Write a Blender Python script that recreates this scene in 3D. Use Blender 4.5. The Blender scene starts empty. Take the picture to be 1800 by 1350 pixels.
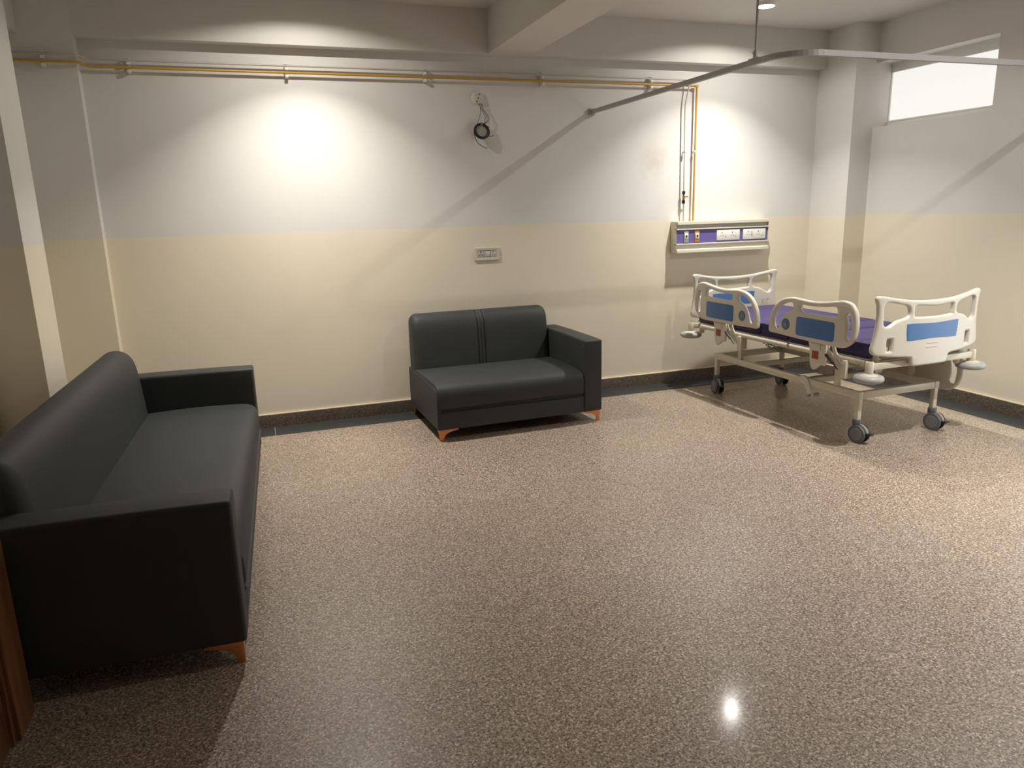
import bpy, bmesh, math, random
from mathutils import Vector, Matrix
random.seed(4)
sc = bpy.context.scene
C = bpy.context.collection
S = 16 / 15            # camera height 1.6 m against 1.5 measuring units
PI = math.pi

# ------------------------------------------------------------------ camera
def make_camera():
    yaw, pit, rol = math.radians(18.93237), math.radians(13.28930), math.radians(-1.52996)
    f = Vector((math.sin(yaw) * math.cos(pit), math.cos(yaw) * math.cos(pit), -math.sin(pit)))
    r = Vector((math.cos(yaw), -math.sin(yaw), 0)); u = r.cross(f)
    c, s = math.cos(rol), math.sin(rol)
    R, U = r * c + u * s, -r * s + u * c
    cd = bpy.data.cameras.new('camera'); co = bpy.data.objects.new('camera', cd); C.objects.link(co)
    m = Matrix((R, U, -f)).transposed().to_4x4(); m.translation = Vector((0, 0, 1.6))
    co.matrix_world = m
    cd.sensor_width = 36; cd.lens = 36 * 1293.92 / 1800; cd.clip_start = .02
    sc.camera = co
make_camera()

# ------------------------------------------------------------------ world, exposure, lamps
w = bpy.data.worlds.new('world'); sc.world = w; w.use_nodes = True
w.node_tree.nodes['Background'].inputs[0].default_value = (.9, .95, 1, 1)
w.node_tree.nodes['Background'].inputs[1].default_value = 1.0
sc.view_settings.view_transform = 'Standard'; sc.view_settings.look = 'None'
sc.view_settings.gamma = 1; sc.view_settings.use_curve_mapping = False
sc.view_settings.exposure = 0.46
# x, y, colour, power of the main cone, power of the wide skirt
LAMPS = [((3.625 * S, 4.785 * S), (1, .965, .90), 18, 9.5), ((.42 * S, 4.785 * S), (1, .945, .87), 18, 9.5),
         ((3.625 * S, 2.17 * S), (1, .97, .92), 24, 19)]
def area_lamp(col, power, spread, parent):
    ld = bpy.data.lights.new('lamp_light', 'AREA'); ld.shape = 'DISK'; ld.size = .08 if spread < 150 else .036
    ld.energy = power; ld.color = col; ld.spread = math.radians(spread)
    lo = bpy.data.objects.new('lamp_light', ld); C.objects.link(lo); lo.parent = parent; lo.location = (0, 0, -.0085 if spread < 150 else -.008)
    return lo

# ------------------------------------------------------------------ materials
def lin(c): return tuple((v / 12.92 if v <= .04045 else ((v + .055) / 1.055) ** 2.4) for v in c)
def mat(name, col, rough=.5, metal=0, spec=.5, bump=0, bscale=200, var=0, vscale=8, coat=0, coat_r=.05, sheen=0, emit=0):
    m = bpy.data.materials.new(name); m.use_nodes = True
    nt = m.node_tree; b = nt.nodes['Principled BSDF']
    b.inputs['Base Color'].default_value = (*col, 1); b.inputs['Roughness'].default_value = rough
    b.inputs['Metallic'].default_value = metal; b.inputs['Specular IOR Level'].default_value = spec
    b.inputs['Coat Weight'].default_value = coat; b.inputs['Coat Roughness'].default_value = coat_r
    b.inputs['Sheen Weight'].default_value = sheen
    if emit:
        b.inputs['Base Color'].default_value = (*(.2 * c for c in col), 1); b.inputs['Emission Color'].default_value = (*col, 1); b.inputs['Emission Strength'].default_value = emit
    tc = nt.nodes.new('ShaderNodeTexCoord')
    if var:
        n = nt.nodes.new('ShaderNodeTexNoise'); n.inputs['Scale'].default_value = vscale; n.inputs['Detail'].default_value = 6
        nt.links.new(tc.outputs['Object'], n.inputs['Vector'])
        r = nt.nodes.new('ShaderNodeMapRange'); r.inputs[1].default_value = .3; r.inputs[2].default_value = .7
        r.inputs[3].default_value = 1 - var; r.inputs[4].default_value = 1 + var
        nt.links.new(n.outputs['Fac'], r.inputs[0])
        v = nt.nodes.new('ShaderNodeVectorMath'); v.operation = 'SCALE'; v.inputs[0].default_value = col
        nt.links.new(r.outputs[0], v.inputs['Scale']); nt.links.new(v.outputs[0], b.inputs['Base Color'])
    if bump:
        n = nt.nodes.new('ShaderNodeTexNoise'); n.inputs['Scale'].default_value = bscale; n.inputs['Detail'].default_value = 4
        nt.links.new(tc.outputs['Object'], n.inputs['Vector'])
        bp = nt.nodes.new('ShaderNodeBump'); bp.inputs['Strength'].default_value = bump; bp.inputs['Distance'].default_value = .002
        nt.links.new(n.outputs['Fac'], bp.inputs['Height']); nt.links.new(bp.outputs[0], b.inputs['Normal'])
    return m

def wall_material(name, split=True, zsplit=1.481, high=None):
    m = bpy.data.materials.new(name); m.use_nodes = True; nt = m.node_tree; b = nt.nodes['Principled BSDF']
    N = nt.nodes.new; L = nt.links.new
    b.inputs['Roughness'].default_value = .55; b.inputs['Specular IOR Level'].default_value = .3
    geo = N('ShaderNodeNewGeometry'); sep = N('ShaderNodeSeparateXYZ'); L(geo.outputs['Position'], sep.inputs[0])
    gt = N('ShaderNodeMath'); gt.operation = 'GREATER_THAN'; gt.inputs[1].default_value = zsplit if split else -9
    L(sep.outputs['Z'], gt.inputs[0])
    mx = N('ShaderNodeMix'); mx.data_type = 'RGBA'; L(gt.outputs[0], mx.inputs['Factor'])
    mx.inputs['A'].default_value = (*WALL_LOW, 1); mx.inputs['B'].default_value = (*(high or WALL_HIGH), 1)
    # roller-painted unevenness and a few faint smudges
    n = N('ShaderNodeTexNoise'); n.inputs['Scale'].default_value = 1.7; n.inputs['Detail'].default_value = 5
    L(geo.outputs['Position'], n.inputs['Vector'])
    r = N('ShaderNodeMapRange'); r.inputs[1].default_value = .3; r.inputs[2].default_value = .75
    r.inputs[3].default_value = .965; r.inputs[4].default_value = 1.02; L(n.outputs['Fac'], r.inputs[0])
    v = N('ShaderNodeVectorMath'); v.operation = 'SCALE'; L(mx.outputs['Result'], v.inputs[0]); L(r.outputs[0], v.inputs['Scale'])
    # yellowish stain beside the pipe drop
    ds = N('ShaderNodeVectorMath'); ds.operation = 'DISTANCE'; L(geo.outputs['Position'], ds.inputs[0])
    ds.inputs[1].default_value = (3.36, 5.851, 1.98)
    n2 = N('ShaderNodeTexNoise'); n2.inputs['Scale'].default_value = 14; L(geo.outputs['Position'], n2.inputs['Vector'])
    ad = N('ShaderNodeMath'); ad.operation = 'MULTIPLY_ADD'; L(n2.outputs['Fac'], ad.inputs[0]); ad.inputs[1].default_value = .25
    L(ds.outputs['Value'], ad.inputs[2])
    sr = N('ShaderNodeMapRange'); sr.inputs[1].default_value = .14; sr.inputs[2].default_value = .30
    sr.inputs[3].default_value = .28; sr.inputs[4].default_value = 0; L(ad.outputs[0], sr.inputs[0])
    m2 = N('ShaderNodeMix'); m2.data_type = 'RGBA'; L(sr.outputs[0], m2.inputs['Factor']); L(v.outputs[0], m2.inputs['A'])
    m2.inputs['B'].default_value = (.45, .36, .2, 1)
    L(m2.outputs['Result'], b.inputs['Base Color'])
    n3 = N('ShaderNodeTexNoise'); n3.inputs['Scale'].default_value = 60; L(geo.outputs['Position'], n3.inputs['Vector'])
    bp = N('ShaderNodeBump'); bp.inputs['Strength'].default_value = .06; bp.inputs['Distance'].default_value = .004
    L(n3.outputs['Fac'], bp.inputs['Height']); L(bp.outputs[0], b.inputs['Normal'])
    return m

def granite(name, dark, mid, light, scale=210, rough=.4, coat=.5, coat_r=.07, tint=.03):
    m = bpy.data.materials.new(name); m.use_nodes = True; nt = m.node_tree; b = nt.nodes['Principled BSDF']
    N = nt.nodes.new; L = nt.links.new
    geo = N('ShaderNodeNewGeometry')
    vo = N('ShaderNodeTexVoronoi'); vo.inputs['Scale'].default_value = scale; vo.inputs['Randomness'].default_value = 1
    L(geo.outputs['Position'], vo.inputs['Vector'])
    n = N('ShaderNodeTexNoise'); n.inputs['Scale'].default_value = scale * .55; n.inputs['Detail'].default_value = 3
    L(geo.outputs['Position'], n.inputs['Vector'])
    sep = N('ShaderNodeSeparateColor'); L(vo.outputs['Color'], sep.inputs[0])
    mm = N('ShaderNodeMath'); mm.operation = 'MULTIPLY_ADD'; L(n.outputs['Fac'], mm.inputs[0]); mm.inputs[1].default_value = .9
    m3 = N('ShaderNodeMath'); m3.operation = 'MULTIPLY'; L(sep.outputs[0], m3.inputs[0]); m3.inputs[1].default_value = .5
    L(m3.outputs[0], mm.inputs[2])
    cr = N('ShaderNodeValToRGB'); e = cr.color_ramp.elements
    e[0].position = .38; e[0].color = (*dark, 1); e[1].position = 1.0; e[1].color = (*light, 1)
    k = e.new(.62); k.color = (*mid, 1); k = e.new(.82); k.color = (*[a * .75 + c * .25 for a, c in zip(mid, light)], 1)
    L(mm.outputs[0], cr.inputs[0])
    oi = N('ShaderNodeObjectInfo'); r = N('ShaderNodeMapRange'); r.inputs[3].default_value = 1 - tint; r.inputs[4].default_value = 1 + tint
    L(oi.outputs['Random'], r.inputs[0])
    n4 = N('ShaderNodeTexNoise'); n4.inputs['Scale'].default_value = 1.1; n4.inputs['Detail'].default_value = 6
    L(geo.outputs['Position'], n4.inputs['Vector'])
    r4 = N('ShaderNodeMapRange'); r4.inputs[1].default_value = .3; r4.inputs[2].default_value = .7; r4.inputs[3].default_value = .93; r4.inputs[4].default_value = 1.07
    L(n4.outputs['Fac'], r4.inputs[0])
    mu = N('ShaderNodeMath'); mu.operation = 'MULTIPLY'; L(r.outputs[0], mu.inputs[0]); L(r4.outputs[0], mu.inputs[1])
    v = N('ShaderNodeVectorMath'); v.operation = 'SCALE'; L(cr.outputs[0], v.inputs[0]); L(mu.outputs[0], v.inputs['Scale'])
    L(v.outputs[0], b.inputs['Base Color'])
    b.inputs['Roughness'].default_value = rough; b.inputs['Coat Weight'].default_value = coat; b.inputs['Coat Roughness'].default_value = coat_r
    return m

def wood_material():
    m = bpy.data.materials.new('brown_wood'); m.use_nodes = True; nt = m.node_tree; b = nt.nodes['Principled BSDF']
    N = nt.nodes.new; L = nt.links.new
    tc = N('ShaderNodeTexCoord'); mp = N('ShaderNodeMapping'); mp.inputs['Scale'].default_value = (14, 14, .9)
    L(tc.outputs['Object'], mp.inputs['Vector'])
    n = N('ShaderNodeTexNoise'); n.inputs['Scale'].default_value = 2.2; n.inputs['Detail'].default_value = 7; n.inputs['Distortion'].default_value = .6
    L(mp.outputs[0], n.inputs['Vector'])
    cr = N('ShaderNodeValToRGB'); e = cr.color_ramp.elements
    e[0].position = .3; e[0].color = (.07, .024, .009, 1); e[1].position = .75; e[1].color = (.28, .11, .04, 1)
    L(n.outputs['Fac'], cr.inputs[0]); L(cr.outputs[0], b.inputs['Base Color'])
    b.inputs['Roughness'].default_value = .38
    return m

WALL_HIGH = (.73, .715, .685); WALL_LOW = (.80, .73, .59); CEIL = (.68, .66, .62)
M = dict(
    wall=wall_material('two_tone_wall_paint'), plain=wall_material('white_wall_paint', False, high=CEIL),
    floor=granite('brown_granite', (.07, .050, .036), (.27, .205, .155), (.72, .60, .49), 190, .40, .28, .11),
    skirting=granite('dark_brown_granite', (.035, .026, .02), (.10, .078, .058), (.24, .19, .15), 210, .4, .4, .1, .08),
    strip=granite('black_granite', (.028, .032, .034), (.042, .048, .05), (.06, .066, .068), 160, .35, .4, .1, .08),
    grout=mat('pale_grout', (.50, .42, .32), .9),
    caulk=mat('cream_caulk', (.78, .68, .52), .6),
    wood=wood_material(),
    sofa=mat('charcoal_leatherette', (.035, .039, .039), .60, spec=.42, bump=.25, bscale=420, var=.08, vscale=5),
    sofa_seam=mat('charcoal_thread', (.012, .013, .013), .7),
    copper=mat('copper_finish', (.72, .30, .13), .35, metal=.75, spec=.5),
    cream=mat('cream_powder_coat', (.62, .57, .46), .38, coat=.25, coat_r=.2),
    plastic=mat('cream_moulded_plastic', (.66, .62, .54), .36, bump=.05, bscale=300),
    blue=mat('blue_insert', (.07, .175, .40), .42),
    teal=mat('teal_emblem', (.06, .17, .27), .45),
    purple=mat('violet_mattress_cover', (.040, .027, .118), .55, bump=.3, bscale=35, var=.1, vscale=4),
    navy=mat('navy_mattress_side', (.026, .018, .085), .5, bump=.2, bscale=60),
    grey=mat('grey_rubber', (.11, .115, .118), .5),
    hub=mat('grey_hub_plastic', (.19, .195, .195), .45),
    greyl=mat('light_grey_plastic', (.30, .29, .27), .45),
    black=mat('black_plastic', (.012, .012, .013), .4),
    bumper=mat('pale_grey_rubber', (.38, .38, .36), .42),
    label=mat('red_brown_sticker', (.30, .07, .035), .5),
    alu=mat('grey_coated_aluminium', (.42, .41, .405), .45, metal=.2),
    white=mat('white_plastic', (.80, .78, .72), .35),
    offwhite=mat('off_white_plastic', (.62, .59, .52), .4),
    socket=mat('pale_socket_face', (.55, .55, .49), .4),
    hole=mat('socket_hole', (.01, .01, .01), .8),
    yellow=mat('ochre_painted_pipe', (.52, .29, .035), .35),
    pale_pipe=mat('pale_grey_pipe', (.50, .46, .40), .4),
    brass=mat('brass', (.55, .36, .12), .35, metal=.8),
    rail_purple=mat('violet_panel', (.13, .105, .33), .5),
    rail_cream=mat('cream_aluminium_profile', (.70, .65, .52), .4),
    trough=mat('grey_green_trough', (.46, .46, .40), .5),
    silver=mat('silver_plate', (.45, .47, .47), .35, metal=.3),
    amber=mat('amber_plate', (.62, .30, .04), .4),
    wire=mat('black_wire', (.012, .013, .014), .5),
    coppertape=mat('copper_tape', (.35, .18, .1), .5),
    grey_disc=mat('grey_card', (.30, .30, .27), .7),
    metalw=mat('white_painted_steel', (.80, .81, .76), .4),
    glow=mat('backlit_frosted_pane', (1, .985, .93), .4, emit=.62),
    door_glow=mat('backlit_frosted_door_pane', (.97, 1, 1), .4, emit=2.0),
    border=granite('pale_border_granite', (.12, .09, .065), (.36, .285, .22), (.78, .66, .54), 190, .36, .3, .10),
    lens=mat('lit_lamp_lens', (1, .95, .85), .4, emit=40),
)

# ------------------------------------------------------------------ geometry helpers
def link(name, me, m=None, parent=None, smooth=False):
    o = bpy.data.objects.new(name, me); C.objects.link(o)
    if m is not None:
        me.materials.clear(); me.materials.append(m)
    if parent is not None: o.parent = parent
    if smooth:
        me.polygons.foreach_set('use_smooth', [True] * len(me.polygons))
        try: me.set_sharp_from_angle(angle=math.radians(38))
        except Exception: pass
    return o
def tag(o, label=None, cat=None, group=None, kind=None):
    if label: o['label'] = label
    if cat: o['category'] = cat
    if group: o['group'] = group
    if kind: o['kind'] = kind
    return o
def empty(name, loc, rz=0):
    o = bpy.data.objects.new(name, None); C.objects.link(o); o.location = loc; o.rotation_euler = (0, 0, rz); o.empty_display_size = .1
    return o
def bm_mesh(bm, name='mesh'):
    me = bpy.data.meshes.new(name); bmesh.ops.recalc_face_normals(bm, faces=bm.faces); bm.to_mesh(me); bm.free(); return me
def add_box(bm, x0, x1, y0, y1, z0, z1, bev=0, seg=2):
    r = bmesh.ops.create_cube(bm, size=1)
    for v in r['verts']:
        v.co = Vector(((x0 + x1) / 2 + v.co.x * (x1 - x0), (y0 + y1) / 2 + v.co.y * (y1 - y0), (z0 + z1) / 2 + v.co.z * (z1 - z0)))
    if bev:
        es = list({e for v in r['verts'] for e in v.link_edges})
        bmesh.ops.bevel(bm, geom=es, offset=bev, segments=seg, affect='EDGES', profile=.5)
def box(name, b, m, parent=None, bev=0, seg=2, smooth=None):
    bm = bmesh.new(); add_box(bm, *b, bev=bev, seg=seg)
    return link(name, bm_mesh(bm), m, parent, smooth=bool(bev) if smooth is None else smooth)
def boxes(name, bs, m, parent=None, bev=0):
    bm = bmesh.new()
    for b in bs: add_box(bm, *b, bev=bev)
    return link(name, bm_mesh(bm), m, parent, smooth=bool(bev))
def add_tube(bm, pts, r, seg=10, caps=True):
    pts = [Vector(p) for p in pts]; n = len(pts); rings = []
    t0 = (pts[1] - pts[0]).normalized()
    up = Vector((0, 0, 1)) if abs(t0.z) < .9 else Vector((1, 0, 0))
    a = t0.cross(up).normalized()
    for i, p in enumerate(pts):
        t = (pts[min(i + 1, n - 1)] - pts[max(i - 1, 0)]).normalized()
        a = (a - t * a.dot(t)).normalized(); b = t.cross(a)
        rr = r[i] if isinstance(r, (list, tuple)) else r
        rings.append([bm.verts.new(p + (a * math.cos(k * 2 * PI / seg) + b * math.sin(k * 2 * PI / seg)) * rr) for k in range(seg)])
    for i in range(n - 1):
        for k in range(seg):
            bm.faces.new((rings[i][k], rings[i][(k + 1) % seg], rings[i + 1][(k + 1) % seg], rings[i + 1][k]))
    if caps:
        bm.faces.new(rings[0][::-1]); bm.faces.new(rings[-1])
def tube(name, pts, r, m, parent=None, seg=10):
    bm = bmesh.new(); add_tube(bm, pts, r, seg); return link(name, bm_mesh(bm), m, parent, smooth=True)
def add_lathe(bm, prof, centre=(0, 0, 0), axis='z', seg=24):
    """prof: list of (radius, height); closed by poles when radius 0"""
    c = Vector(centre); rings = []
    def P(r, h, a):
        x, y = r * math.cos(a), r * math.sin(a)
        v = {'z': (x, y, h), 'x': (h, x, y), 'y': (x, h, y)}[axis]
        return c + Vector(v)
    for r, h in prof:
        if r < 1e-6: rings.append([bm.verts.new(P(0, h, 0))])
        else: rings.append([bm.verts.new(P(r, h, k * 2 * PI / seg)) for k in range(seg)])
    for A, B in zip(rings, rings[1:]):
        for k in range(seg):
            k2 = (k + 1) % seg
            if len(A) == 1 and len(B) == 1: continue
            if len(A) == 1: bm.faces.new((A[0], B[k], B[k2]))
            elif len(B) == 1: bm.faces.new((A[k], A[k2], B[0]))
            else: bm.faces.new((A[k], A[k2], B[k2], B[k]))
def lathe(name, prof, m, parent=None, centre=(0, 0, 0), axis='z', seg=24):
    bm = bmesh.new(); add_lathe(bm, prof, centre, axis, seg); return link(name, bm_mesh(bm), m, parent, smooth=True)
def catmull(pts, n=5, tight=.5):
    out = []; N_ = len(pts)
    for i in range(N_):
        p0, p1, p2, p3 = (Vector(pts[(i + k - 1) % N_]) for k in range(4))
        for s in range(n):
            t = s / n; m1 = (p2 - p0) * tight; m2 = (p3 - p1) * tight
            out.append((2 * t**3 - 3 * t**2 + 1) * p1 + (t**3 - 2 * t**2 + t) * m1 + (-2 * t**3 + 3 * t**2) * p2 + (t**3 - t**2) * m2)
    return out
def rrect(x0, x1, y0, y1, r, n=4):
    out = []
    for cx, cy, a0 in ((x1 - r, y1 - r, 0), (x0 + r, y1 - r, 90), (x0 + r, y0 + r, 180), (x1 - r, y0 + r, 270)):
        for k in range(n + 1):
            a = math.radians(a0 + 90 * k / n); out.append(Vector((cx + r * math.cos(a), cy + r * math.sin(a))))
    return out
def plate_mesh(loops, thick, bev, frame, bend=None, res=2):
    """a plate with rounded edges from flat outlines (first outer, then holes); frame maps local (u, v, w) to the thing's own axes"""
    cu = bpy.data.curves.new('outline', 'CURVE'); cu.dimensions = '2D'; cu.fill_mode = 'BOTH'
    for lp in loops:
        sp = cu.splines.new('POLY'); sp.points.add(len(lp) - 1); sp.use_cyclic_u = True
        for q, p in zip(sp.points, lp): q.co = (p[0], p[1], 0, 1)
    cu.extrude = max(thick / 2 - bev, .0001); cu.bevel_depth = bev; cu.bevel_resolution = res; cu.offset = -bev
    ob = bpy.data.objects.new('outline', cu)
    C.objects.link(ob); bpy.context.view_layer.update()
    me = bpy.data.meshes.new_from_object(ob.evaluated_get(bpy.context.evaluated_depsgraph_get()))
    bpy.data.objects.remove(ob); bpy.data.curves.remove(cu)
    bm = bmesh.new(); bm.from_mesh(me); bmesh.ops.remove_doubles(bm, verts=bm.verts, dist=1e-5)
    if bend: # cut the flat faces so they can follow a curve
        for k in range(-9, 10):
            bmesh.ops.bisect_plane(bm, geom=bm.verts[:] + bm.edges[:] + bm.faces[:], plane_co=(k * .05, 0, 0), plane_no=(1, 0, 0))
    for v in bm.verts:
        w_ = v.co.z + (bend(v.co.x) if bend else 0)
        v.co = Vector(frame(v.co.x, v.co.y, w_))
    bmesh.ops.recalc_face_normals(bm, faces=bm.faces); bm.to_mesh(me); bm.free()
    return me
def plate(name, loops, thick, bev, frame, m, parent=None, bend=None):
    return link(name, plate_mesh(loops, thick, bev, frame, bend), m, parent, smooth=True)
def loft(prof, x0, x1, r, mids=0, dent=None, n_end=6):
    """closed profile [(y,z)] swept along x, its ends rounded over by r; dent(x) sinks the surface inwards"""
    pv = [Vector(p) for p in prof]; n = len(pv)
    area = sum(pv[i].x * pv[(i + 1) % n].y - pv[(i + 1) % n].x * pv[i].y for i in range(n))
    sg = 1 if area > 0 else -1; nor = []
    for i in range(n):
        a = (pv[i] - pv[i - 1]).normalized(); b = (pv[(i + 1) % n] - pv[i]).normalized()
        na, nb = Vector((a.y, -a.x)) * sg, Vector((b.y, -b.x)) * sg
        v = na + nb; v = v / max(v.length_squared, .3) * 2 if v.length > 1e-6 else na
        nor.append(v)
    st = []
    for k in range(n_end + 1):
        a = PI / 2 * k / n_end; st.append((x0 + r * (1 - math.sin(a)), r * (1 - math.cos(a))))
    st = st[::-1]
    xs = [x0 + r + (x1 - x0 - 2 * r) * k / (mids + 1) for k in range(1, mids + 1)]
    extra = dent[1] if dent else []
    for x in sorted(xs + list(extra)): st.append((x, dent[0](x) if dent else 0))
    for k in range(n_end + 1):
        a = PI / 2 * k / n_end; st.append((x1 - r * (1 - math.sin(a)), r * (1 - math.cos(a))))
    bm = bmesh.new(); rings = []
    for x, off in st: rings.append([bm.verts.new((x, p.x - q.x * off, p.y - q.y * off)) for p, q in zip(pv, nor)])
    for A, B in zip(rings, rings[1:]):
        for k in range(n): bm.faces.new((A[k], A[(k + 1) % n], B[(k + 1) % n], B[k]))
    bm.faces.new(rings[0][::-1]); bm.faces.new(rings[-1])
    return bm_mesh(bm)
def smooth_prof(pts, n=4): return [tuple(v) for v in catmull([Vector(p) for p in pts], n)]

# ------------------------------------------------------------------ room shell
XL, XLF = -1.38, -.843         # left wall behind the sofa, and the nearer wall that carries the door
XR, YB, YF, ZC = 4.945 * S, 5.485 * S, -1.9, 2.885 * S
BEAM_Y, SOF = 5.385 * S, 2.592 * S
XC = 4.73 * S; YC = 5.06 * S; XC1 = -.888 * S
T = .2
def struct(name, bs, m):
    return tag(boxes(name, bs, m), kind='structure')
floor = tag(box('floor', (XL - T, XR + T, YF - T, YB + T, -.15, -.0035), M['grout']), kind='structure')
struct('ceiling', [(XL - T, XR + T, YF - T, YB + T, ZC, ZC + .15)], M['plain'])
struct('wall_back', [(XL - T, XR + T + .4, YB, YB + T, -.15, ZC)], M['wall'])
struct('wall_front', [(XL - T, XR + T, YF - T, YF, -.15, ZC)], M['wall'])
struct('wall_left', [(XL - T, XL, 2.585, YB, -.15, ZC), (XL - T, XLF - .045, YF, 2.585, -.15, ZC)], M['wall'])
WY0, WY1, WZ0, WZ1 = 4.0 * S, YC, 2.085 * S, 2.586 * S
DY0, DY1, DZ = 2.15 * S, 3.30 * S, 2.12     # glazed door just beyond the right edge of the view
struct('wall_right', [(XR, XR + T, YF, DY0, -.15, ZC), (XR, XR + T, DY0, DY1, DZ, ZC), (XR, XR + T, DY0, DY1, -.15, -.012), (XR, XR + T, DY1, WY0, -.15, ZC), (XR, XR + T, WY0, YC, -.15, WZ0), (XR, XR + T, WY0, YC, WZ1, ZC), (XR, XR + T, YC, YB, -.15, ZC)], M['wall'])
struct('trim_1', [(XC, XR, YC, YB, -.012, ZC)], M['wall'])                    # right corner column
struct('trim_2', [(XL, XC1, BEAM_Y, YB, -.012, ZC)], M['wall'])               # left corner column
struct('trim_3', [(XL, -1.05 * S, 4.24 * S, 4.63 * S, -.012, ZC)], M['wall'])  # pilaster behind the long sofa
struct('trim_4', [(XC1, XC, BEAM_Y, YB, SOF, ZC)], M['plain'])                # beam over the back wall
struct('trim_5', [(1.735 * S, 2.06 * S, YF, BEAM_Y, SOF, ZC)], M['plain'])    # cross beam
struct('trim_6', [(XL, -1.178 * S, 4.63 * S, BEAM_Y, SOF, ZC), (XL, -1.178 * S, YF, 4.24 * S, SOF, ZC)], M['plain'])   # left edge beam

# granite floor slabs, border slabs and the black strip, each a piece of its own
def slabs(name, rects, m, gap=.0012, z0=-.012, z1=0):
    out = []
    for x0, x1, y0, y1 in rects:
        o = box(name, (x0 + gap, x1 - gap, y0 + gap, y1 - gap, z0, z1), m, floor); out.append(o)
    return out
SB, BB = 5.24 * S, 5.01 * S          # inner edges of black strip and of border band along the back
SR, BR = 4.70 * S, 4.475 * S
def cuts(a, b, step, start):
    v = [a]; k = start
    while k < b:
        if k > a + .05: v.append(k)
        k += step
    if b - v[-1] < .08 and len(v) > 1: v.pop()
    v.append(b); return v
cx = cuts(XL, SR, 1.8, .034 - 1.8)
slabs('dark_strip_slab', [(a, b, SB, YB) for a, b in zip(cx, cx[1:])], M['strip'], .0018)
slabs('dark_strip_slab', [(SR, XR, a, b) for a, b in zip(*(lambda v: (v, v[1:]))(cuts(YF, YB, 1.8, YF)))], M['strip'], .0018)
cb = cuts(XL, BR, 1.2, -.7)
slabs('border_slab', [(a, b, BB, SB) for a, b in zip(cb, cb[1:])], M['floor'])
cb = cuts(YF, SB, 1.2, YF + .5)
slabs('border_slab', [(BR, SR, a, b) for a, b in zip(cb, cb[1:])], M['border'])
fx = cuts(XL, BR, 1.62, -.25); rows = [BB - .80 * k for k in range(12)]
fr = []
for i, y1 in enumerate(rows):
    y0 = max(y1 - .80, YF)
    if y1 - y0 < .05: break
    fr += [(a, b, y0, y1) for a, b in zip(fx, fx[1:])]
slabs('granite_slab', fr, M['floor'], .0003)

# skirting: long granite pieces with a cream bead of caulk on top
BH = .0985
def skirting(name, segs):
    e = bpy.data.objects.new(name, None); C.objects.link(e); tag(e, kind='structure')
    for x0, x1, y0, y1 in segs: box('skirting_piece', (x0, x1, y0, y1, 0, BH), M['skirting'], e)
    bm = bmesh.new()
    for x0, x1, y0, y1 in segs: add_box(bm, x0, x1, y0, y1, BH, BH + .006)
    link('caulk_bead', bm_mesh(bm), M['caulk'], e)
t = .014
bx = [XC1, .2, 2.05, 3.41, XC]
skirting('baseboard_back', [(a + .0008, b - .0008, YB - t, YB) for a, b in zip(bx, bx[1:])])
by = cuts(DY1, YC, 1.5, 4.15)
skirting('baseboard_right', [(XR - t, XR, YF, DY0)] + [(XR - t, XR, a + .0008, b - .0008) for a, b in zip(by, by[1:])] + [(XC, XR - t, YC - t, YC), (XC - t, XC, YC - t, YB - t)])
skirting('baseboard_left', [(XL, XC1, BEAM_Y - t, BEAM_Y), (XC1, XC1 + t, BEAM_Y - t, YB - t), (XL, XL + t, 2.6, 4.24 * S)])

# ventilator window
def window():
    e = bpy.data.objects.new('window_1', None); C.objects.link(e); tag(e, kind='structure')
    xf = XR + .15 * S; y0, y1, z0, z1 = WY0, WY1, WZ0, WZ1; fb = .058; ft = .077
    boxes('window_frame', [(xf, xf + .04, y0, y1, z0, z0 + fb), (xf, xf + .04, y0, y1, z1 - ft, z1),
                           (xf, xf + .04, y0, y0 + .006, z0 + fb, z1 - ft), (xf, xf + .04, y1 - .006, y1, z0 + fb, z1 - ft)], M['metalw'], e, bev=.003)
    boxes('window_bead', [(xf - .008, xf, y0, y1, z1 - .012, z1), (xf - .006, xf, y0, y1, z0 + fb - .012, z0 + fb)], M['metalw'], e)
    box('window_pane', (xf + .016, xf + .022, y0 + .006, y1 - .006, z0 + fb, z1 - ft), M['glow'], e)
window()

# glazed door with lit frosted panes, to the right of the view
def glazed_door():
    e = bpy.data.objects.new('door_2', None); C.objects.link(e); tag(e, kind='structure')
    x = XR + .03; y0, y1 = DY0, DY1
    boxes('door_frame', [(x, x + .09, y0, y0 + .05, -.012, DZ), (x, x + .09, y1 - .05, y1, -.012, DZ), (x, x + .09, y0 + .05, y1 - .05, DZ - .05, DZ)], M['metalw'], e, bev=.003)
    a, b = y0 + .052, y1 - .052
    boxes('door_leaf', [(x + .02, x + .06, a, a + .08, 0, DZ - .052), (x + .02, x + .06, b - .08, b, 0, DZ - .052), (x + .02, x + .06, a + .08, b - .08, 0, .20),
                        (x + .02, x + .06, a + .08, b - .08, DZ - .15, DZ - .052)], M['metalw'], e, bev=.003)
    box('door_pane', (x + .035, x + .042, a + .08, b - .08, .20, DZ - .15), M['door_glow'], e)
    tube('door_handle', [(x + .02, a + .04, 1.0), (x - .03, a + .04, 1.0), (x - .03, a + .15, 1.0)], .009, M['silver'], e)
glazed_door()

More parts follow.
